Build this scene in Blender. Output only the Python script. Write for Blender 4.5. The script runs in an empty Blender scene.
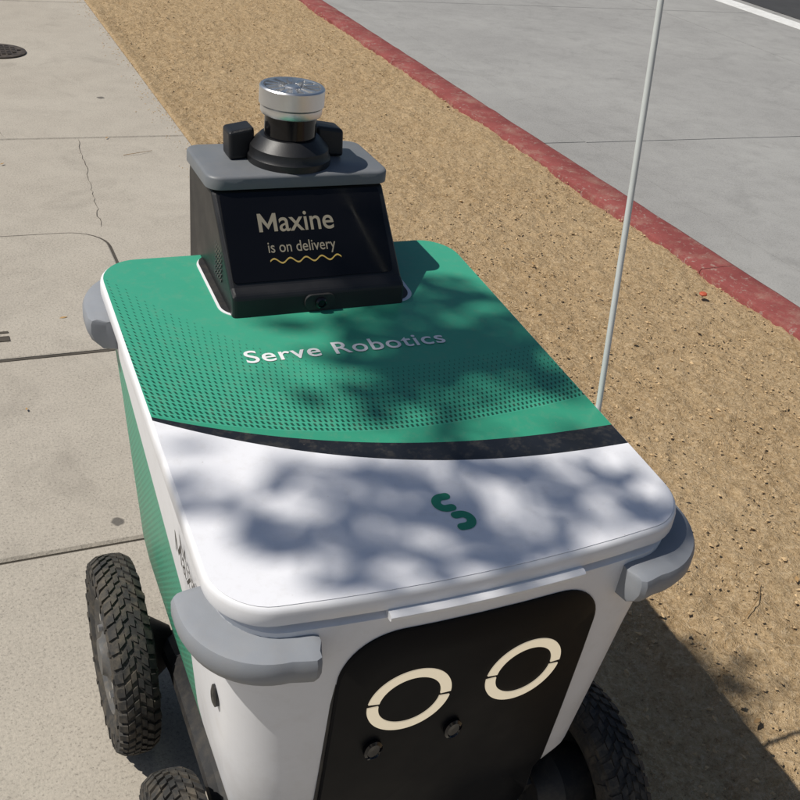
import bpy, math, random, bmesh
import numpy as np
from mathutils import Vector, Matrix, noise
random.seed(7); np.random.seed(7)
SC=bpy.context.scene
SH=math.tan(0.0849)
# ------------------------------------------------------------ helpers
def link(o): SC.collection.objects.link(o); return o
def empty(n):
    e=bpy.data.objects.new(n,None); e.empty_display_size=.1; return link(e)
def mk(name,V,F,mat=None,parent=None,smooth=True,ang=35):
    me=bpy.data.meshes.new(name); me.from_pydata([tuple(v) for v in V],[],F)
    if mat: me.materials.append(mat)
    bm=bmesh.new(); bm.from_mesh(me); bmesh.ops.recalc_face_normals(bm,faces=bm.faces); bm.to_mesh(me); bm.free()
    if smooth:
        me.polygons.foreach_set("use_smooth",[True]*len(me.polygons)); me.set_sharp_from_angle(angle=math.radians(ang))
    me.update()
    o=link(bpy.data.objects.new(name,me))
    if parent: o.parent=parent
    return o
def join(parts):
    V=[];F=[]
    for v,f in parts:
        b=len(V); V+=[tuple(x) for x in v]; F+=[tuple(i+b for i in q) for q in f]
    return V,F
def bevel(o,w,seg=3,ang=30):
    m=o.modifiers.new("b","BEVEL"); m.width=w; m.segments=seg; m.limit_method='ANGLE'; m.angle_limit=math.radians(ang); return o
def box(x0,x1,y0,y1,z0,z1):
    V=[(x,y,z) for z in(z0,z1) for y in(y0,y1) for x in(x0,x1)]
    return V,[(0,2,3,1),(4,5,7,6),(0,1,5,4),(2,6,7,3),(0,4,6,2),(1,3,7,5)]
def rr(x0,x1,y0,y1,r,n=8,e=8):
    P=[]
    def seg(a,b):
        for i in range(e): t=i/e; P.append((a[0]+(b[0]-a[0])*t,a[1]+(b[1]-a[1])*t))
    def arc(cx,cy,a0):
        for i in range(n): a=a0+math.pi/2*i/n; P.append((cx+r*math.cos(a),cy+r*math.sin(a)))
    arc(x1-r,y1-r,0); seg((x1-r,y1),(x0+r,y1)); arc(x0+r,y1-r,math.pi/2); seg((x0,y1-r),(x0,y0+r))
    arc(x0+r,y0+r,math.pi); seg((x0+r,y0),(x1-r,y0)); arc(x1-r,y0+r,1.5*math.pi); seg((x1,y0+r),(x1,y1-r))
    return P
def loft(rings,cap0=True,cap1=True,closed=False):
    n=len(rings[0]); V=[p for r in rings for p in r]; F=[]
    m=len(rings)
    for k in range(m if closed else m-1):
        a=k*n; b=((k+1)%m)*n
        for i in range(n): j=(i+1)%n; F.append((a+i,a+j,b+j,b+i))
    if not closed:
        if cap0: F.append(tuple(range(n))[::-1])
        if cap1: F.append(tuple(range((m-1)*n,m*n)))
    return V,F
def lathe(prof,axis='z',c=(0,0,0),n=48,cap=True):
    rings=[]
    for r,h in prof:
        R=[]
        for i in range(n):
            a=2*math.pi*i/n; p=(r*math.cos(a),r*math.sin(a),h)
            if axis=='x': p=(h,p[0],p[1])
            if axis=='y': p=(p[0],h,p[1])
            R.append((p[0]+c[0],p[1]+c[1],p[2]+c[2]))
        rings.append(R)
    return loft(rings,cap,cap)
def tube(path,rad,n=10):
    rings=[]
    P=[Vector(p) for p in path]
    for i,p in enumerate(P):
        t=(P[min(i+1,len(P)-1)]-P[max(i-1,0)]).normalized()
        a=t.orthogonal().normalized() if i==0 else (a-t*a.dot(t)).normalized()
        b=t.cross(a); r=rad[i] if hasattr(rad,'__len__') else rad
        rings.append([tuple(p+(a*math.cos(2*math.pi*k/n)+b*math.sin(2*math.pi*k/n))*r) for k in range(n)])
    return loft(rings)
# ------------------------------------------------------------ node helper
class NT:
    def __init__(s,name):
        s.m=bpy.data.materials.new(name); s.m.use_nodes=True; s.t=s.m.node_tree; s.b=s.t.nodes["Principled BSDF"]
        s.tc=s.t.nodes.new("ShaderNodeTexCoord"); s.co=s.tc.outputs["Object"]
    def n(s,ty,**k):
        x=s.t.nodes.new(ty)
        for a,b in k.items(): setattr(x,a,b)
        return x
    def put(s,sock,v):
        if isinstance(v,bpy.types.NodeSocket): s.t.links.new(v,sock)
        elif isinstance(v,(tuple,list)) and len(v)==3 and sock.type=='RGBA': sock.default_value=(*v,1)
        else: sock.default_value=v
    def M(s,op,a,b=0.0,c=0.0):
        x=s.n("ShaderNodeMath",operation=op); s.put(x.inputs[0],a); s.put(x.inputs[1],b); s.put(x.inputs[2],c); return x.outputs[0]
    def sep(s,v=None):
        x=s.n("ShaderNodeSeparateXYZ"); s.put(x.inputs[0],v or s.co); return x.outputs
    def noise(s,sc,det=4,ro=.5,vec=None,dist=0):
        x=s.n("ShaderNodeTexNoise"); s.put(x.inputs["Vector"],vec or s.co); x.inputs["Scale"].default_value=sc
        x.inputs["Detail"].default_value=det; x.inputs["Roughness"].default_value=ro; x.inputs["Distortion"].default_value=dist; return x.outputs["Fac"]
    def vor(s,sc,feat='F1',vec=None,out="Distance"):
        x=s.n("ShaderNodeTexVoronoi",feature=feat); s.put(x.inputs["Vector"],vec or s.co); x.inputs["Scale"].default_value=sc; return x.outputs[out]
    def ramp(s,v,a,b,lo=0.0,hi=1.0):
        x=s.n("ShaderNodeMapRange"); s.put(x.inputs[0],v); x.inputs[1].default_value=a; x.inputs[2].default_value=b; x.inputs[3].default_value=lo; x.inputs[4].default_value=hi; return x.outputs[0]
    def mix(s,f,a,b,bt='MIX'):
        x=s.n("ShaderNodeMix",data_type='RGBA',blend_type=bt); s.put(x.inputs[0],f); s.put(x.inputs[6],a); s.put(x.inputs[7],b); return x.outputs[2]
    def bump(s,h,st=.3,d=.01,prev=None):
        x=s.n("ShaderNodeBump"); x.inputs["Strength"].default_value=st; x.inputs["Distance"].default_value=d; s.put(x.inputs["Height"],h)
        if prev: s.put(x.inputs["Normal"],prev)
        return x.outputs[0]
    def out(s,col=None,rough=None,nor=None,metal=None,spec=None):
        if col is not None: s.put(s.b.inputs["Base Color"],col)
        if rough is not None: s.put(s.b.inputs["Roughness"],rough)
        if nor is not None: s.put(s.b.inputs["Normal"],nor)
        if metal is not None: s.put(s.b.inputs["Metallic"],metal)
        if spec is not None: s.b.inputs["Specular IOR Level"].default_value=spec
        return s.m
def plain(name,col,rough=.45,metal=0,var=.12,dust=.0,bs=0,spec=None):
    k=NT(name); n=k.noise(14,3,.6)
    c=k.mix(k.ramp(n,.3,.7),tuple(x*(1-var) for x in col),tuple(min(1,x*(1+var)) for x in col))
    if dust: c=k.mix(k.ramp(k.noise(35,5,.7),.45,.75,0,dust),c,(.35,.28,.19))
    r=k.ramp(n,.3,.7,max(0,rough-.06),min(1,rough+.08))
    nor=k.bump(k.noise(900,1),bs,.0005) if bs else None
    return k.out(c,r,nor,metal,spec)
# ------------------------------------------------------------ materials
m_white=plain("white_shell",(.78,.78,.80),.38,var=.03,dust=.07)
m_grey=plain("grey_rubber",(.25,.265,.29),.55,var=.06,bs=.2,dust=.10)
m_slab=plain("grey_slab",(.155,.165,.178),.45,var=.06,bs=.2,dust=.08)
m_black=plain("black_plastic",(.011,.011,.012),.42,var=.2,bs=.3)
m_blackm=plain("black_matte",(.018,.018,.019),.6,var=.2,dust=.10,bs=.3)
m_rubber=plain("tyre_rubber",(.026,.025,.024),.8,var=.3,dust=.28)
m_hub=plain("hub_grey",(.075,.075,.075),.5,var=.2,dust=.3)
m_glass=plain("screen_glass",(.004,.004,.005),.08,var=.1,spec=.35)
m_panel=plain("face_panel",(.007,.0075,.009),.40,var=.15,spec=.07)
m_alu=plain("machined_aluminium",(.72,.72,.72),.33,metal=1,var=.08)
m_lens=plain("lens",(.004,.004,.006),.05)
m_txt=plain("white_vinyl",(.8,.8,.8),.4,var=.02)
m_green=plain("green_vinyl",(.026,.28,.155),.4,var=.03)
m_rod=plain("antenna_white",(.62,.64,.62),.4,var=.05)
def emis(name,col,st,base=(.3,.3,.3)):
    k=NT(name); k.b.inputs["Emission Color"].default_value=(*col,1); k.b.inputs["Emission Strength"].default_value=st
    return k.out(base,.4)
m_scr=emis("screen_text",(.62,.55,.40),.26,(.02,.02,.02))
m_scy=emis("screen_yellow",(.7,.5,.12),.42,(.02,.02,.02))
m_eye=emis("eye_led",(.95,.80,.58),.44,(.72,.66,.5))
def film():
    k=NT("lid_graphic"); x,y,z=k.sep()
    M=k.M
    t=M('POWER',M('MAXIMUM',M('DIVIDE',M('SUBTRACT',.31,x),.604),0.0),2.5)
    lo=M('MULTIPLY_ADD',t,.178,.147); up=M('MULTIPLY_ADD',t,.145,.188)
    dx=M('SUBTRACT',x,.07); l=M('MINIMUM',dx,0.0); r=M('MAXIMUM',dx,0.0)
    arc=M('ADD',M('MULTIPLY_ADD',M('MULTIPLY',l,l),.73,.24),M('MULTIPLY',M('MULTIPLY',r,r),.3))
    q=M('SUBTRACT',y,arc)
    py=.0092; px=.0070
    row=M('FLOOR',M('DIVIDE',q,py))
    fan=M('MULTIPLY',dx,M('MULTIPLY_ADD',q,-1.1,1.0))
    fu=M('SUBTRACT',M('FRACT',M('ADD',M('DIVIDE',fan,px),M('MULTIPLY',row,.5))),.5)
    fq=M('SUBTRACT',M('FRACT',M('DIVIDE',q,py)),.5)
    lim=M('MULTIPLY_ADD',M('MULTIPLY',l,l),1.6,.135)
    w=M('MAXIMUM',M('SUBTRACT',1.0,M('DIVIDE',q,lim)),0.0)
    aw=M('MULTIPLY_ADD',w,.20,.05)
    d=M('MULTIPLY',M('LESS_THAN',M('ABSOLUTE',fu),aw),M('LESS_THAN',M('ABSOLUTE',fq),M('MULTIPLY_ADD',w,.16,.18)))
    d=M('MULTIPLY',d,M('MULTIPLY',M('GREATER_THAN',q,.002),M('LESS_THAN',q,lim)))
    g=k.mix(k.ramp(k.noise(3,3),.3,.7),(.046,.325,.205),(.052,.345,.22))
    g=k.mix(M('LESS_THAN',q,0.0),g,(.036,.285,.172))
    g=k.mix(d,g,(.008,.07,.042))
    c=k.mix(M('LESS_THAN',y,up),g,(.012,.014,.018))
    c=k.mix(M('LESS_THAN',y,lo),c,(.80,.80,.83))
    c=k.mix(k.ramp(k.noise(55,5,.75),.50,.8,0,.16),c,(.35,.30,.22))
    c=k.mix(k.ramp(k.vor(38),.0,.05,.5,0),c,(.28,.24,.18))
    return k.out(c,k.ramp(k.noise(30,4),.3,.7,.30,.46),k.bump(k.noise(5,2),.08,.01))
m_film=film()
def sidem():
    k=NT("body_side_wrap"); x,y,z=k.sep(); M=k.M
    zl=M('SUBTRACT',z,M('MULTIPLY',y,SH))
    e=M('SUBTRACT',M('MULTIPLY_ADD',y,.36,.435),zl)
    g=M('GREATER_THAN',e,0.0); g=M('MULTIPLY',g,M('GREATER_THAN',y,.255)); g=M('MULTIPLY',g,M('LESS_THAN',x,-.1))
    py=.011
    fu=M('SUBTRACT',M('FRACT',M('DIVIDE',y,py)),.5); fq=M('SUBTRACT',M('FRACT',M('DIVIDE',zl,py)),.5)
    d=M('LESS_THAN',M('ADD',M('MULTIPLY',fu,fu),M('MULTIPLY',fq,fq)),M('MULTIPLY_ADD',e,.3,.01))
    gc=k.mix(d,(.046,.325,.205),(.008,.08,.045))
    c=k.mix(g,(.76,.76,.78),gc)
    c=k.mix(k.ramp(k.noise(25,5,.7),.5,.8,0,.14),c,(.35,.30,.22))
    c=k.mix(M('MULTIPLY',k.ramp(z,.55,.28,0,.35),k.ramp(k.noise(12,5,.7),.35,.7)),c,(.32,.27,.19))
    return k.out(c,.4)
m_side=sidem()
def concrete(name,a,b,stain=(.16,.145,.125),grain=1,spots=()):
    k=NT(name)
    big=k.noise(.9,4,.6); mid=k.noise(7,5,.65); fine=k.noise(150,3,.75)
    c=k.mix(k.ramp(big,.32,.68),a,b)
    c=k.mix(k.ramp(mid,.42,.75,0,.35),c,stain)
    c=k.mix(k.ramp(fine,.36,.68,0,.6*grain),c,tuple(min(1,q*1.5) for q in a))
    c=k.mix(k.ramp(fine,.42,.28,0,.6*grain),c,tuple(q*.4 for q in a))
    sp=k.ramp(k.vor(120),.0,.24,1,0)
    c=k.mix(k.M('MULTIPLY',sp,.6*grain),c,(.08,.07,.06))
    st=k.ramp(k.noise(2.3,5,.7,dist=1.2),.54,.74,0,.35)
    c=k.mix(st,c,stain)
    x,y,z=k.sep()
    for (sx,sy,sr) in spots:
        dd=k.M('SQRT',k.M('ADD',k.M('POWER',k.M('SUBTRACT',x,sx),2.0),k.M('POWER',k.M('SUBTRACT',y,sy),2.0)))
        dd=k.M('ADD',dd,k.M('MULTIPLY',k.M('SUBTRACT',k.noise(60,1),.5),sr*.9))
        c=k.mix(k.ramp(dd,sr*.7,sr*1.05,.8,0),c,(.07,.065,.06))
    nb=k.bump(k.M('MULTIPLY_ADD',mid,2.0,fine),.55,.0025)
    return k.out(c,.88,nb,spec=.3)
m_walk=concrete("sidewalk_concrete",(.345,.31,.26),(.41,.375,.32),(.20,.178,.15),spots=((-.22,1.12,.016),(-.33,.70,.014),(-.48,2.35,.015),(.3,4.4,.02)))
m_road=concrete("road_concrete",(.26,.255,.245),(.33,.325,.31),(.16,.157,.15),.8)
def red():
    k=NT("red_kerb_paint"); n=k.noise(38,6,.75); s=k.noise(6,4,.6)
    c=k.mix(k.ramp(s,.3,.7),(.19,.045,.042),(.28,.075,.068))
    c=k.mix(k.ramp(n,.57,.64,0,.8),c,(.32,.25,.21))
    c=k.mix(k.ramp(k.noise(9,6,.7),.5,.7,0,.55),c,(.34,.22,.17))
    c=k.mix(k.ramp(k.noise(160,3,.7),.45,.8,0,.5),c,(.12,.05,.04))
    return k.out(c,.8,k.bump(n,.5,.003),spec=.25)
m_red=red()
def dirt():
    k=NT("dry_dirt")
    a=k.noise(1.8,4,.6); b=k.noise(22,6,.75); f=k.noise(85,4,.85); v=k.vor(70)
    c=k.mix(k.ramp(b,.34,.62),(.38,.255,.13),(.55,.395,.225))
    c=k.mix(k.ramp(a,.35,.7,0,.45),c,(.57,.425,.255))
    c=k.mix(k.ramp(f,.50,.68,0,.85),c,(.74,.58,.38))
    c=k.mix(k.ramp(f,.44,.29,0,.85),c,(.14,.085,.042))  # dark soil specks, with small shadows between clumps painted into the colour
    c=k.mix(k.ramp(v,.0,.2,.35,0),c,(.18,.11,.055))
    nb=k.bump(k.M('MULTIPLY_ADD',b,2.0,f),1,.011)
    return k.out(c,.95,nb,spec=.12)
m_dirt=dirt()
m_chip=plain("soil_crumbs",(.46,.33,.185),.95,var=.35)
m_dark=plain("joint_filler",(.07,.06,.048),.95,var=.3)
m_iron=plain("cast_iron",(.045,.035,.03),.7,var=.3,dust=.2)
m_asph=concrete("asphalt",(.045,.045,.047),(.06,.06,.06),(.03,.03,.03),.5)
m_line=plain("road_paint",(.72,.72,.70),.7,var=.08,dust=.3)
m_bark=plain("bark",(.13,.09,.06),.9,var=.4)
m_leaf=plain("leaf_green",(.05,.10,.025),.5,var=.4)
m_dry=plain("dry_leaf",(.34,.21,.09),.8,var=.4)
# ------------------------------------------------------------ setting
mk("ground",*box(-400,400,-400,400,-.6,-.15),mat=m_asph,smooth=False)
js=[-9.95,-7.2,-4.45,-1.70,1.05,3.80,6.55,9.3,12.05,14.8,17.5,20.3,23]
parts=[]
for a,b in zip(js[:-1],js[1:]):
    for xa,xb in((-3.9,-1.35),(-1.35,.575)):
        g=.004; z0=-.14; r=.006
        x0,x1,y0,y1=xa+g,xb-(g if xb<0 else 0),a+g,b-g
        rings=[[(x0,y0,z0),(x1,y0,z0),(x1,y1,z0),(x0,y1,z0)],[(x0,y0,-r),(x1,y0,-r),(x1,y1,-r),(x0,y1,-r)],
               [(x0+r,y0+r,0),(x1-r,y0+r,0),(x1-r,y1-r,0),(x0+r,y1-r,0)]]
        parts.append(loft(rings))
walk=mk("sidewalk",*join(parts),mat=m_walk,smooth=False)
mk("joint_filler",*box(-3.9,.57,-9.9,22.9,-.13,-.009),mat=m_dark,parent=walk,smooth=False)
def strip(pts,w,z=.0015,jit=.006,n=8):
    P=[]
    for a,b in zip(pts[:-1],pts[1:]):
        for i in range(n):
            t=i/n; P.append((a[0]+(b[0]-a[0])*t+random.uniform(-jit,jit),a[1]+(b[1]-a[1])*t+random.uniform(-jit,jit)))
    P.append(pts[-1]); V=[];F=[]
    for i,p in enumerate(P):
        q=P[min(i+1,len(P)-1)];o=P[max(i-1,0)];d=Vector((q[0]-o[0],q[1]-o[1]));d.normalize()
        ww=w*random.uniform(.4,1.2)*(.25 if i in(0,len(P)-1) else 1)/2
        V+= [(p[0]-d.y*ww,p[1]+d.x*ww,z),(p[0]+d.y*ww,p[1]-d.x*ww,z)]
        if i: F.append((2*i-2,2*i-1,2*i+1,2*i))
    return V,F
mk("sidewalk_crack",*join([strip([(.10,3.79),(.06,3.2),(.03,2.80)],.0022,n=16),strip([(-.3,5.9),(-.22,5.2),(-.3,4.7),(-.2,3.82)],.0022,n=16)]),mat=m_dark,parent=walk,smooth=False)
uc=empty("utility_box_cover")
o=rr(-1.0,.035,1.895,2.765,.14); mk("frame_gap",*loft([[(x,y,.0005) for x,y in o],[(x,y,.002) for x,y in o]]),mat=m_dark,parent=uc,smooth=False)
o=rr(-.99,.025,1.905,2.755,.13); o2=rr(-.986,.021,1.909,2.751,.126)
mk("lid",*loft([[(x,y,.001) for x,y in o],[(x,y,.004) for x,y in o],[(x,y,.006) for x,y in o2]]),mat=m_walk,parent=uc,smooth=False)
mk("pick_holes",*join([box(-.44,-.37,2.585,2.60,.0065,.0085),box(-.40,-.36,2.0,2.03,.0065,.0085),box(-.40,-.36,2.05,2.06,.0065,.0085)]),mat=m_dark,parent=uc,smooth=False)
mc=empty("manhole_cover")
mk("rim",*lathe([(.15,.001),(.15,.008),(.143,.010)],c=(-.10,5.26,0)),mat=m_iron,parent=mc)
P=[]
for i in range(-4,5):
    for j in range(-4,5):
        if i*i+j*j<17: P.append(box(-.10+i*.028-.009,-.10+i*.028+.009,5.26+j*.028-.009,5.26+j*.028+.009,.0102,.015))
mk("studs",*join(P),mat=m_iron,parent=mc,smooth=False)
nx,ny=220,1000; x0,x1,y0,y1=.30,2.175,-1.2,10.5
def xedge(y):
    s=min(1,max(0,(1.25-y)/.7)); s=s*s*(3-2*s)
    return .572-.17*s+.03*noise.noise(Vector((y*2.3,0,0)))*(.4+s)+.018*noise.noise(Vector((y*11,4,0)))+.008*noise.noise(Vector((y*35,9,0)))
V=[]
for j in range(ny+1):
    tj=j/ny; y=y0+(y1-y0)*(tj*.45+.55*tj*tj); xe=xedge(y)
    for i in range(nx+1):
        x=x0+(x1-x0)*i/nx
        n1=noise.noise(Vector((x*2.1,y*2.1,0))); n2=noise.noise(Vector((x*9,y*9,3))); n3=noise.noise(Vector((x*25,y*25,7))); n4=noise.noise(Vector((x*60,y*60,1)))
        n3=max(n3,-.15)
        zb=-.012+.012*n1+.010*n2+.010*n3+.006*n4
        t=min(1,max(0,(x-xe)/.02)); u=min(1,max(0,(x-.575)/.10))
        zs=-.012*(1-t)+t*(.004+.002*n2+.005*n3+.004*n4)
        V.append((x,y,zs*(1-u)+zb*u))
F=[(j*(nx+1)+i,j*(nx+1)+i+1,(j+1)*(nx+1)+i+1,(j+1)*(nx+1)+i) for j in range(ny) for i in range(nx)]
mk("dirt_verge",V,F,mat=m_dirt,ang=180)
mk("dirt_verge_far",*join([box(.575,2.17,-20,-1.2,-.14,-.012),box(.575,2.17,10.5,30,-.14,-.012)]),mat=m_dirt,smooth=False)
V=[];F=[]
for i in range(13000):
    x=random.uniform(.57,2.16); y=random.uniform(-.6,8) if i%3 else random.uniform(-.3,3)
    if i%10==0: x=xedge(y)-abs(random.gauss(0,.05))
    s=random.choice([.0018,.0022,.0025,.003,.0035,.0045,.0055])*random.uniform(.7,1.3)
    if random.random()<.01: s*=1.7
    on=x<.575
    if on: s=min(s,.0035)
    z=s*.25 if on else -.006+random.uniform(-.004,.006)
    rot=Matrix.Rotation(random.uniform(0,6.28),3,'Z')@Matrix.Rotation(random.uniform(-.5,.5),3,'X')
    b=len(V)
    for p in((1,0,0),(-1,0,0),(0,1,0),(0,-1,0),(0,0,1),(0,0,-1)):
        q=rot@Vector((p[0]*s*random.uniform(.7,1.8),p[1]*s*random.uniform(.6,1.1),p[2]*s*random.uniform(.5,.9)))
        V.append((q.x+x,q.y+y,q.z+z))
    F+=[(b+0,b+2,b+4),(b+2,b+1,b+4),(b+1,b+3,b+4),(b+3,b+0,b+4),(b+2,b+0,b+5),(b+1,b+2,b+5),(b+3,b+1,b+5),(b+0,b+3,b+5)]
mk("soil_crumbs",V,F,mat=m_chip,smooth=False)
V=[];F=[]
for i in range(130):
    x=random.uniform(.6,2.15); y=random.uniform(.1,8)
    if i%9==0: x=random.uniform(-.6,.55); y=random.uniform(1.2,7)
    s=random.uniform(.006,.014); a=random.uniform(0,6.28); b=len(V); z=.006 if x<.575 else .002
    for u,v,h in((-1,0,0),(-.3,.35,.3),(.4,.3,.2),(1,0,.35),(.4,-.3,.25),(-.3,-.35,.1)):
        V.append((x+s*(u*math.cos(a)-v*math.sin(a)),y+s*(u*math.sin(a)+v*math.cos(a)),z+h*s*.5))
    F.append(tuple(range(b,b+6)))
mk("dry_leaf_litter",V,F,mat=m_dry,smooth=False)
tw=[]
for (x,y,a,l) in((1.02,.42,.5,.14),(.25,3.55,.2,.14),(1.5,2.9,2.6,.10)):
    z=.004; tw.append(tube([(x,y,z),(x+l*.5*math.cos(a),y+l*.5*math.sin(a),z+.004),(x+l*math.cos(a+.15),y+l*math.sin(a+.15),z)],[.0013,.0011,.0008],6))
mk("twig_litter",*join(tw),mat=m_dry)
mk("bottle_cap",*lathe([(.0,.0),(.014,.0),(.015,.004),(.012,.008),(.0,.009)],c=(2.03,1.86,.002),n=20,cap=False),mat=plain("cap_red",(.45,.09,.04),.6))
kp=[]
for k in range(-4,12):
    a=k*3.05-1.0; b=a+3.047
    prof=[(2.165,-.14),(2.165,.003),(2.172,.009),(2.325,.012),(2.345,.004),(2.352,-.012),(2.375,-.14)]
    rings=[]
    for t in np.linspace(0,1,40):
        y=a+(b-a)*t; rings.append([(x+.003*noise.noise(Vector((y*6,x*3,0))),y,z+(.003*noise.noise(Vector((y*9,x*20,2))) if z>-.1 else 0)) for x,z in prof])
    kp.append(loft(rings))
mk("kerb",*join(kp),mat=m_red,ang=50)
rp=[]
for xa,xb in((2.365,2.85),(2.85,6.0),(6.0,9.2)):
    for a,b in((-22,-8),(-8,-2.1),(-2.1,3.9),(3.9,7.55),(7.55,13.5),(13.5,30)):
        rp.append(box(xa+.004,xb-.004,a+.004,b-.004,-.149,-.122+(.003 if xa<2.5 else 0)))
rd=mk("road",*join(rp),mat=m_road,smooth=False)
mk("lane_line",*box(7.15,7.40,-20,30,-.121,-.118),mat=m_line,parent=rd,smooth=False)
mk("asphalt_lane",*box(9.2,22,-22,30,-.149,-.126),mat=m_asph,parent=rd,smooth=False)
mk("far_lane_dark_strip",*box(7.55,9.15,-20,30,-.121,-.117),mat=m_asph,parent=rd,smooth=False)  # dark strip laid over the road slabs beyond the lane line

# ------------------------------------------------------------ robot
R=empty("delivery_robot")
def tap(x,y): return x*(1+(.024 if x>0 else .008)*(1-y/.73))
def bulge(P,k=.022,w=.3,y0=.1):
    return [(tap(x,y),y-k*(1-(x/w)**2)*max(0,(y0-y)/y0) if y<y0 else y) for x,y in P]
B=[]
for (hx,ya,yb,r,z,s) in((.21,.075,.66,.05,.285,.0),(.246,.045,.69,.06,.30,.0),(.254,.030,.70,.065,.34,.2),(.266,.018,.71,.07,.46,.5),(.277,.008,.72,.07,.58,.8),(.285,.002,.725,.065,.66,1),(.289,.0,.728,.062,.726,1),(.282,.008,.72,.058,.732,1)):
    B.append([(x,y,z+SH*y*s) for x,y in bulge(rr(-hx,hx,ya,yb,r),.022)])
mk("body_shell",*loft(B),mat=m_side,parent=R,ang=40)
B=[[(x,y,z+SH*y) for x,y in bulge(rr(-.281,.281,.008,.720,.055))] for z in(.726,.740)]
mk("lid_seal",*loft(B),mat=m_blackm,parent=R)
B=[]
for (i,z) in((.006,.7355),(.001,.7362),(0,.739),(0,.753),(.0008,.7566),(.0025,.7590),(.005,.7600)):
    B.append([(x,y,z+SH*y) for x,y in bulge(rr(-.3+i,.3-i,i,.732-i,.062-i*.8,10))])
mk("lid",*loft(B),mat=m_white,parent=R,ang=60)
B=[[(x,y,z+SH*y) for x,y in bulge(rr(-.2955,.2955,.0045,.7275,.058,10))] for z in(.7602,.7608)]
mk("lid_graphic_film",*loft(B),mat=m_film,parent=R,ang=20)
B=[]
for t in np.linspace(-1,1,21):
    x=.007+t*.125; yb=-.022*(1-(x/.3)**2)
    B.append([(x,yb+dy,z) for dy,z in((.01,.7355),(-.007,.7350),(-.0105,.7325),(-.0105,.7285),(-.008,.726),(.01,.7255))])
mk("lid_grip",*loft(B),mat=m_white,parent=R,ang=50)
def bumper(sx,front):
    r=.062 if front else .070; pts=[]; hx=.292+(.009 if (sx>0 and front) else .002); ys=.088 if front else .108; yc=r-.005
    for t in np.linspace(0,1,8): pts.append(((hx,ys-t*(ys-yc)),(1,0)))
    for a in np.linspace(0,math.pi/2,16)[1:]: pts.append(((hx-r+r*math.cos(a),yc-r*math.sin(a)),(math.cos(a),-math.sin(a))))
    for t in np.linspace(0,1,7)[1:]: pts.append(((hx-r-t*(.038),-.005-.009*t),(0,-1)))
    rings=[]; n=len(pts); W=1.0 if front else .9
    for k,((x,y),(nx_,ny_)) in enumerate(pts):
        d=min(k,n-1-k)/2.5; s=min(1,math.sqrt(max(0,1-(1-min(1,d))**2))*.75+.25)
        ring=[]
        for o,z in((-.02,.719),(.026,.719),(.0345,.717),(.0375,.711),(.0375,.696),(.031,.682),(.016,.668),(-.02,.661)):
            zz=.70+(z-.70)*(.8+.2*s)
            oo=o*s*W if o>0 else o
            X=(x+nx_*oo)*sx; Y=y+ny_*oo
            if not front: Y=.732-Y
            ring.append((X,Y,zz+SH*Y+(0 if front else .004)))
        rings.append(ring)
    V,F=loft(rings); mk("bumper_corner",V,F,mat=m_grey,parent=R,ang=32)
for sx in(-1,1):
    bumper(sx,True); bumper(sx,False)
def facey(x,z):
    zs=[.30,.34,.46,.58,.66,.712]; ys=[.045,.030,.018,.008,.002,0]
    return float(np.interp(z,zs,ys))-.022*(1-(x/.3)**2)*.9
def panel(hx,z0,z1,r,off,th,cx=0,n=12,e=10):
    o=rr(cx-hx,cx+hx,z0,z1,r,n,e)
    rings=[[(x,facey(x,z)+.012,z) for x,z in o],[(x,facey(x,z)-off,z) for x,z in o]]
    c=((cx),(z0+z1)/2)
    for s in(.985,.8,.6,.4,.2,.05):
        rings.append([(c[0]+(x-c[0])*s,facey(c[0]+(x-c[0])*s,c[1]+(z-c[1])*s)-off-th,c[1]+(z-c[1])*s) for x,z in o])
    return loft(rings)
mk("face_panel",*panel(.172,.20,.702,.07,.003,.002,cx=.006),mat=m_panel,parent=R,ang=30)
mk("face_panel_seam",*panel(.1755,.197,.7055,.073,.0005,.0005,cx=.006),mat=m_blackm,parent=R,ang=30)
def ringseg(cx,cz,r0,r1,a0,a1,off,n=40):
    V=[];F=[]
    for i in range(n+1):
        a=a0+(a1-a0)*i/n
        for rr_ in(r0,r1):
            x=cx+rr_*math.cos(a); z=cz+rr_*math.sin(a); V.append((x,facey(x,z)-off,z))
        for rr_ in(r0,r1):
            x=cx+rr_*math.cos(a); z=cz+rr_*math.sin(a); V.append((x,facey(x,z)-off+.003,z))
        if i:
            a_=4*(i-1);b_=4*i
            F+=[(a_,a_+1,b_+1,b_),(a_,b_,b_+2,a_+2),(a_+1,a_+3,b_+3,b_+1)]
    F+=[(0,2,3,1),(4*n,4*n+1,4*n+3,4*n+2)]
    return V,F
EY=.577
for cx in(-.071,.085):
    for a in(0,math.pi):
        g=.06
        mk("eye_ring",*ringseg(cx,EY,.0400,.0538,a+g-.08,a+math.pi-g-.08,.0065),mat=m_eye,parent=R,smooth=False)
for cx,cz in((-.108,.497),(-.001,.499)):
    V,F=lathe([(.0,.0),(.012,.0),(.012,-.007),(.009,-.009),(.008,-.007),(.0,-.006)],axis='y',c=(cx,facey(cx,cz)-.004,cz),n=24,cap=False)
    V=[(x,y,cz+(z-cz)*1.35) for x,y,z in V]
    mk("face_sensor",V,F,mat=m_lens,parent=R)
V,F=lathe([(.0,.0),(.011,.0),(.011,-.008),(.007,-.010),(.0,-.008)],axis='x',c=(-.271,.088,.545),n=24,cap=False)
V=[(x,y,.545+(z-.545)*1.5) for x,y,z in V]; mk("side_sensor",V,F,mat=m_black,parent=R)
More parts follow.
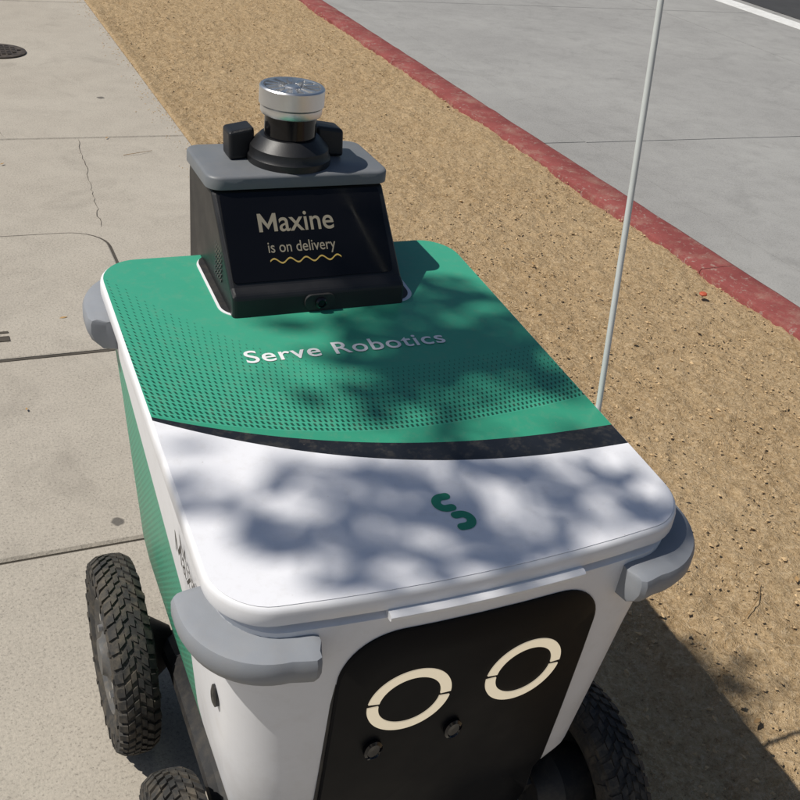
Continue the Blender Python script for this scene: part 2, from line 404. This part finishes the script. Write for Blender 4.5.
def text(name,body,mat,width,mat4,off=.0,height=None,spacing=1.0,M=0,gap=.1,st=.19):
    tc=bpy.data.curves.new(name,'FONT'); tc.body=body; tc.size=1; tc.offset=off; tc.extrude=0; tc.space_character=spacing
    to=link(bpy.data.objects.new(name,tc)); bpy.context.view_layer.update()
    me=bpy.data.meshes.new_from_object(to.evaluated_get(bpy.context.evaluated_depsgraph_get()))
    bpy.data.objects.remove(to)
    co=np.zeros(len(me.vertices)*3); me.vertices.foreach_get("co",co); co=co.reshape(-1,3)
    mn,mx=co.min(0),co.max(0)
    w0=width*(1-M) ; s=w0/(mx[0]-mn[0]); co-=[mn[0],0,0]; co*=s
    if height: co[:,1]*=height/((mx[1])*s)
    co[:,0]+=width*M
    V=[tuple(c) for c in co]; F=[tuple(p.vertices) for p in me.polygons]
    if M:
        H=height*.97; w=width*M*(1-gap); t=H*st; b=len(V); c=w/2
        pl=[(0,0),(t,0),(t,H*.58),(c,H*.12),(w-t,H*.58),(w-t,0),(w,0),(w,H),(w-t*.9,H),(c,H*.42),(t*.9,H),(0,H)]
        V+=[(x,y,0) for x,y in pl]
        F+=[(b+0,b+1,b+2,b+10,b+11),(b+2,b+3,b+9,b+10),(b+3,b+4,b+8,b+9),(b+4,b+5,b+6,b+7,b+8)]
    bpy.data.meshes.remove(me)
    me=bpy.data.meshes.new(name); me.from_pydata(V,[],F); me.materials.append(mat); me.update()
    o=link(bpy.data.objects.new(name,me)); o.matrix_world=mat4; o.parent=R
    return o
def frame(org,xa,ya):
    xa=Vector(xa).normalized(); ya=Vector(ya); ya=(ya-xa*ya.dot(xa)).normalized(); za=xa.cross(ya)
    m=Matrix((xa,ya,za)).transposed().to_4x4(); m.translation=Vector(org); return m
text("lid_lettering","Serve Robotics",m_txt,.303,frame((-.147,.423,.7618+SH*.423),(1,-.010,0),(0,1,SH)),off=.011,height=.029,spacing=1.08)
def stroke(pts,w):
    P=[Vector(p) for p in pts]; L=[];Rr=[]
    for i,p in enumerate(P):
        t=(P[min(i+1,len(P)-1)]-P[max(i-1,0)]).normalized(); n=Vector((-t.y,t.x)); L.append(p+n*w/2); Rr.append(p-n*w/2)
    t1=(P[-1]-P[-2]).normalized(); t0=(P[0]-P[1]).normalized()
    a1=math.atan2(t1.y,t1.x); a0=math.atan2(t0.y,t0.x)
    cap1=[P[-1]+Vector((math.cos(a1+math.pi/2-math.pi*k/8),math.sin(a1+math.pi/2-math.pi*k/8)))*w/2 for k in range(1,8)]
    cap0=[P[0]+Vector((math.cos(a0+math.pi/2-math.pi*k/8),math.sin(a0+math.pi/2-math.pi*k/8)))*w/2 for k in range(1,8)]
    return L,cap1,Rr,cap0
def logo(cx,cy,s):
    parts=[]
    for sg in(1,-1):
        pts=[(.004,.0292)]
        for a in np.linspace(math.radians(92),math.radians(268),18): pts.append((-.0030+.0112*math.cos(a),.0180+.0112*math.sin(a)))
        pts.append((.0030,.0070))
        pts=[(p[0]*sg*s-sg*.0020,p[1]*sg*s+sg*.0004) for p in pts]
        L,c1,Rr,c0=stroke(pts,.0128*s)
        zz=lambda q:.7615+SH*(q[1]+cy)
        V=[(p.x+cx,p.y+cy,zz(p)) for p in L]+[(p.x+cx,p.y+cy,zz(p)) for p in Rr]
        n=len(L); F=[(i,i+1,n+i+1,n+i) for i in range(n-1)]
        b=len(V); V+=[(p.x+cx,p.y+cy,zz(p)) for p in c1]; F.append((n-1,)+tuple(range(b,b+len(c1)))+(2*n-1,))
        b=len(V); V+=[(p.x+cx,p.y+cy,zz(p)) for p in c0]; F.append((n,)+tuple(range(b,b+len(c0)))+(0,))
        parts.append((V,F))
    return join(parts)
mk("lid_logo",*logo(.006,.082,.90),mat=m_green,parent=R,smooth=False)
text("side_lettering","axine",m_black,.14,frame((-.2895,.235,.655),(0,-1,-SH),(-.07,0,1)),off=.004,height=.036,M=.26,st=.15)
TW=.136
B=rr(-.150,.162,.541,.722,.03)
mk("lid_cutout_rim",*loft([[(x,y,z+SH*y) for x,y in B] for z in(.7609,.7616)]),mat=m_white,parent=R,ang=20)
B=rr(-.146,.156,.545,.724,.027)
mk("lid_cutout_gap",*loft([[(x,y,z+SH*y) for x,y in B] for z in(.7618,.7622)]),mat=m_blackm,parent=R,ang=20)
prof=[(.536,.800),(.540,.838),(.556,.846),(.652,.958),(.785,.958),(.790,.94),(.790,.66),(.735,.66),(.735,.805)]
V=[(-TW-(.004 if z>.9 else 0),y,z) for y,z in prof]+[(TW-(.004 if z>.9 else 0),y,z) for y,z in prof]
n=len(prof); F=[tuple(range(n))[::-1],tuple(range(n,2*n))]+[(i,(i+1)%n,n+(i+1)%n,n+i) for i in range(n)]
t=mk("screen_housing",V,F,mat=m_black,parent=R,smooth=False); bevel(t,.006,3,25)
dn=Vector((0,-(.958-.846),(.652-.556))).normalized(); up=Vector((0,.652-.556,.958-.846)).normalized(); o0=Vector((0,.556,.846))
def fp(x,v,d=.0): return tuple(o0+Vector((x,0,0))+up*v+dn*d)
Hs=.1475
g=rr(-.130,.122,.006,Hs-.006,.006)
mk("display",*loft([[fp(x,v,.0005) for x,v in g],[fp(x,v,.002) for x,v in g]]),mat=m_glass,parent=R,ang=20)
fr=lambda x,v:frame(fp(x,v,.0026),(1,0,0),up)
text("display_name","axine",m_scr,.118,fr(-.079,.080),off=.010,height=.029,M=.27,st=.20)
text("display_status","is on delivery",m_scr,.106,fr(-.070,.048),off=.004,height=.0165)
V=[];F=[]
for i in range(61):
    t=i/60; x=-.070+t*.112; v=.035+.0035*math.sin(t*2*math.pi*4.5)
    V+=[fp(x,v-.0012,.0027),fp(x,v+.0012,.0027)]
    if i: F.append((2*i-2,2*i,2*i+1,2*i-1))
mk("display_wave",V,F,mat=m_scy,parent=R,smooth=False)
mk("chin_camera",*lathe([(.0,.0),(.0085,.0),(.0085,-.006),(.006,-.008),(.005,-.006),(.0,-.0055)],axis='y',c=(-.003,.5365,.822),n=28,cap=False),mat=m_lens,parent=R)
ch=mk("chin_camera_bezel",*loft([[(x,y,z) for x,z in rr(-.027,.021,.810,.834,.011)] for y in(.541,.5348)]),mat=m_blackm,parent=R)
P=[]
for i in range(5):
    for j in range(7):
        P.append(box(-TW-.0016,-TW+.001,.60+i*.008,.604+i*.008,.835+j*.008,.839+j*.008))
mk("speaker_grille",*join(P),mat=m_hub,parent=R,smooth=False)
rgs=[]
for i,z in((.004,.9585),(0,.9605),(0,.976),(.0015,.9785),(.005,.980)):
    rgs.append([(x,y,z) for x,y in rr(-.146+i,.141-i,.645+i,.797-i,.022-i*.6)])
mk("tower_top_plate",*loft(rgs),mat=m_slab,parent=R,ang=60)
lx,ly=-.004,.710
mk("lidar_base",*lathe([(.064,.9805),(.064,.990),(.061,.994),(.060,1.004),(.053,1.012),(.045,1.020),(.0,1.020)],c=(lx,ly,0),n=64,cap=False),mat=m_black,parent=R)
mk("lidar_window",*lathe([(.0395,1.0202),(.0395,1.053),(.0,1.053)],c=(lx,ly,0),n=64,cap=False),mat=m_glass,parent=R)
mk("lidar_band",*lathe([(.0,1.0532),(.045,1.0532),(.0465,1.056),(.0465,1.065),(.0490,1.068),(.0490,1.092),(.047,1.094),(.043,1.094),(.041,1.086),(.0,1.086)],c=(lx,ly,0),n=64,cap=False),mat=m_alu,parent=R)
P=[]
for i in range(14):
    a=2*math.pi*i/14
    V,F=box(.016+(.006 if i%2 else 0),.0405,-.0038,.0038,1.0862,1.0935)
    V=[(lx+x*math.cos(a)-y*math.sin(a)*(1 if x>.03 else .4),ly+x*math.sin(a)+y*math.cos(a)*(1 if x>.03 else .4),z) for x,y,z in V]; P.append((V,F))
P.append(lathe([(.012,1.0862),(.012,1.092),(.009,1.0935)],c=(lx,ly,0),n=24))
mk("lidar_fins",*join(P),mat=m_alu,parent=R,smooth=False)
for sx in(-1,1):
    V,F=box(.050,.092,-.018,.022,.9803,1.026)
    V=[(lx+sx*x,ly+.03+y-(.0 if z<1 else -.006)-abs(x-.05)*.2,z-(abs(x-.05)*.1 if z>1 else 0)) for x,y,z in V]
    e=mk("side_camera_pod",V,F,mat=m_black,parent=R,smooth=False); bevel(e,.005,3)
A0=Vector((.308,.222,.70)); d=Vector((.0,.078,.60)).normalized()
path=[A0+d*t for t in np.linspace(0,1.15,8)]
mk("antenna_rod",*tube(path,[.0042]*4+[.0038]*4,12),mat=m_rod,parent=R)
mk("antenna_mount",*join([lathe([(.009,.66),(.009,.70),(.006,.715)],c=(.308,.219,0),n=20),box(.275,.316,.205,.233,.63,.662)]),mat=m_blackm,parent=R)
mk("chassis",*join([loft([[(x,y,z) for x,y in rr(-.19,.19,.09,.64,.05)] for z in(.15,.284)])]),mat=m_blackm,parent=R)
mk("rocker_arms",*join([tube([(sx*.226,.08,.17),(sx*.230,.22,.22),(sx*.230,.44,.22),(sx*.226,.55,.17)],.025,10) for sx in(-1,1)]),mat=m_blackm,parent=R)
mk("front_plate",*loft([[(x,y,z) for x,z in rr(-.12,.12,.13,.27,.03)] for y in(.05,.088)]),mat=m_black,parent=R)
def wheel(sx,cy,r=.171,w=.066):
    cx=sx*.312
    P=[]
    h2=w/2
    pr=[(.105,-h2+.006),(.118,-h2),(.145,-h2-.002),(.157,-h2+.003),(.164,-h2+.011),(.1668,-.010),(.1672,0),(.1668,.010),(.164,h2-.011),(.157,h2-.003),(.145,h2+.002),(.118,h2),(.105,h2-.006),(.100,0)]
    n=72; rings=[]
    for i in range(n):
        a=2*math.pi*i/n; rings.append([(cx+h,cy+q*math.cos(a),r+q*math.sin(a)) for q,h in pr])
    P.append(loft(rings,closed=True))
    N=44
    def blk(a,h0,h1,da,sk,r0=.160,r1=.1708,drop=0):
        V=[]
        for q in(r0,r1):
            for hh,off in((h0,0),(h1,sk)):
                for s in(-da,da):
                    t=a+off+s*(1 if q==r0 else .85); qq=q-(drop if abs(hh)==max(abs(h0),abs(h1)) else 0)
                    V.append((cx+hh,cy+qq*math.cos(t),r+qq*math.sin(t)))
        return V,[(0,2,3,1),(4,5,7,6),(0,1,5,4),(2,6,7,3),(0,4,6,2),(1,3,7,5)]
    for i in range(N):
        j=random.uniform(-.006,.006)
        a=2*math.pi*i/N+j; da=math.pi/N*.66
        P.append(blk(a,-.0012,-.0088,da,.03)); P.append(blk(a+math.pi/N,.0012,.0088,da,.03))
        P.append(blk(a+math.pi/N,-.0102,-.0197,da,.05,.160,.1703,.001)); P.append(blk(a,.0102,.0197,da,.05,.160,.1703,.001))
        P.append(blk(a,-.0212,-.033,da*1.1,.02,.152,.1685,.008)); P.append(blk(a+math.pi/N,.0212,.033,da*1.1,.02,.152,.1685,.008))
        if i%2==0:
            for s in(-1,1): P.append(blk(a+.05,s*(h2-.001),s*(h2+.003),da*.7,0,.130,.152))
    mk("tyre",*join(P),mat=m_rubber,parent=R,ang=25)
    s=sx
    H=[(.1045,.0),(.1045,s*.024),(.098,s*.029),(.090,s*.022),(.050,s*.020),(.034,s*.030),(.030,s*.037),(.0,s*.037)]
    mk("wheel_hub",*lathe(H,axis='x',c=(cx,cy,r),n=48,cap=False),mat=m_hub,parent=R)
    Q=[]
    for i in range(6):
        a=2*math.pi*i/6; Q.append(lathe([(.007,s*.021),(.007,s*.028),(.0,s*.028)],axis='x',c=(cx,cy+.068*math.cos(a),r+.068*math.sin(a)),n=6,cap=False))
    mk("hub_bolts",*join(Q),mat=m_alu,parent=R)
    mk("hub_motor",*lathe([(.055,-s*.0),(.055,-s*.050),(.03,-s*.085),(.0,-s*.085)],axis='x',c=(cx,cy,r),n=32,cap=False),mat=m_blackm,parent=R)
for sx in(-1,1):
    wheel(sx,.078); wheel(sx,.553)

# ------------------------------------------------------------ sun + tree
SD=Vector((-.66,.13,1.0)).normalized()
T=empty("street_tree")
trunk=Vector((-3.6,-2.1,0))
def curve(a,b,sag,n=8):
    a=Vector(a);b=Vector(b); return [a.lerp(b,t)+Vector((0,0,sag*math.sin(math.pi*t)))+Vector((random.uniform(-.03,.03),random.uniform(-.03,.03),0))*(0<t<1) for t in np.linspace(0,1,n)]
W=[]
top=trunk+Vector((.1,.1,4.3))
W.append(tube(curve(trunk-Vector((0,0,.15)),top,0,9),list(np.linspace(.16,.09,9)),14))
leafpts=[]
lidpts=[(.19,.57,.9),(.11,.485,1.2),(.21,.45,1.4),(.21,.37,1.7),(.145,.40,1.6),(.05,.345,1.3),(-.02,.33,.8),(.25,.31,1.2),(.27,.38,1.0),(.08,.43,1.3),(.17,.51,1.2),(.04,.50,.6),(.11,.35,1.2),
 (-.18,.12,.8),(-.07,.15,1.0),(-.05,.07,1.3),(-.01,.13,.5),(.14,.095,.8),(.07,.015,1.0),(.25,.07,1.0),(-.13,.05,.9),(-.23,.20,.5),(.19,.12,.8),(-.10,.01,.7),(.13,.0,.6),(-.24,.08,.5)]
for (x,y,wt) in lidpts:
    dd=random.uniform(3.6,5.4)
    leafpts.append((Vector((x,y,.77+SH*y))+SD*dd,wt))
mid=sum((c for c,_ in leafpts),Vector())/len(leafpts)
lim=curve(top,mid,.25,10); W.append(tube(lim,list(np.linspace(.06,.010,10)),8))
for c,_ in leafpts[::2]:
    W.append(tube(curve(mid,c,.03,4),[.006,.005,.004,.003],5))
crown=[]
for i in range(9):
    a=2*math.pi*i/9+random.uniform(-.2,.2); e=top+Vector((math.cos(a)*random.uniform(1,1.9)-.6,math.sin(a)*random.uniform(.6,1.1)-.9,random.uniform(.6,2.2)))
    st=trunk.lerp(top,random.uniform(.7,1)); W.append(tube(curve(st,e,.15,7),list(np.linspace(.05,.01,7)),7))
    for k in range(6): crown.append(e.lerp(st,random.uniform(0,.5))+Vector((random.gauss(0,.3),random.gauss(0,.25),random.gauss(0,.25))))
mk("trunk_and_limbs",*join(W),mat=m_bark,parent=T)
V=[];F=[]
def leaf(c,s):
    n=Vector((random.gauss(0,.6),random.gauss(0,.6),1)).normalized(); a=n.orthogonal().normalized(); a.rotate(Matrix.Rotation(random.uniform(0,6.28),3,n)); b=n.cross(a)
    k=len(V)
    for u,v,h in((-1,0,0),(-.4,.36,.1),(.3,.34,.1),(1,0,0),(.3,-.34,.1),(-.4,-.36,.1)): V.append(tuple(c+a*u*s+b*v*s+n*h*s))
    F.append((k,k+1,k+2,k+3)); F.append((k,k+3,k+4,k+5))
for c,wt in leafpts:
    for i in range(int(15*wt)+1): leaf(c+Vector((random.gauss(0,.030),random.gauss(0,.030),random.gauss(0,.09))),random.uniform(.025,.046))
for c in crown:
    for i in range(55): leaf(c+Vector((random.gauss(0,.2),random.gauss(0,.2),random.gauss(0,.15))),random.uniform(.03,.055))
mk("leaves",V,F,mat=m_leaf,parent=T,smooth=False)
# ------------------------------------------------------------ light
sun=bpy.data.lights.new("sun",'SUN'); sun.energy=4.3; sun.angle=math.radians(.53); sun.color=(1,.955,.88)
so=link(bpy.data.objects.new("sun",sun)); so.rotation_euler=SD.to_track_quat('Z','Y').to_euler(); so.location=(-4,1,8)
w=bpy.data.worlds.new("World"); SC.world=w; w.use_nodes=True
nt=w.node_tree; sk=nt.nodes.new("ShaderNodeTexSky"); sk.sky_type='NISHITA'; sk.sun_disc=False
sk.sun_elevation=math.asin(SD.z); sk.sun_rotation=math.atan2(SD.x,SD.y)
bg=nt.nodes["Background"]; nt.links.new(sk.outputs[0],bg.inputs[0]); bg.inputs[1].default_value=.056
# ------------------------------------------------------------ camera
r2=Vector((.91099,-.39767,.10939)); d2=Vector((-.12375,-.51656,-.84726)); f=Vector((.39344,.75831,-.51979))
cd=bpy.data.cameras.new("camera"); co=link(bpy.data.objects.new("camera",cd))
m=Matrix((r2,-d2,-f)).transposed().to_4x4(); m.translation=Vector((-.5111,-.7409,1.5013)); co.matrix_world=m
cd.sensor_width=36; cd.lens=1018.1/800*36; cd.clip_start=.02; cd.clip_end=1500
SC.camera=co
SC.view_settings.view_transform='Standard'; SC.view_settings.look='None'; SC.view_settings.exposure=0
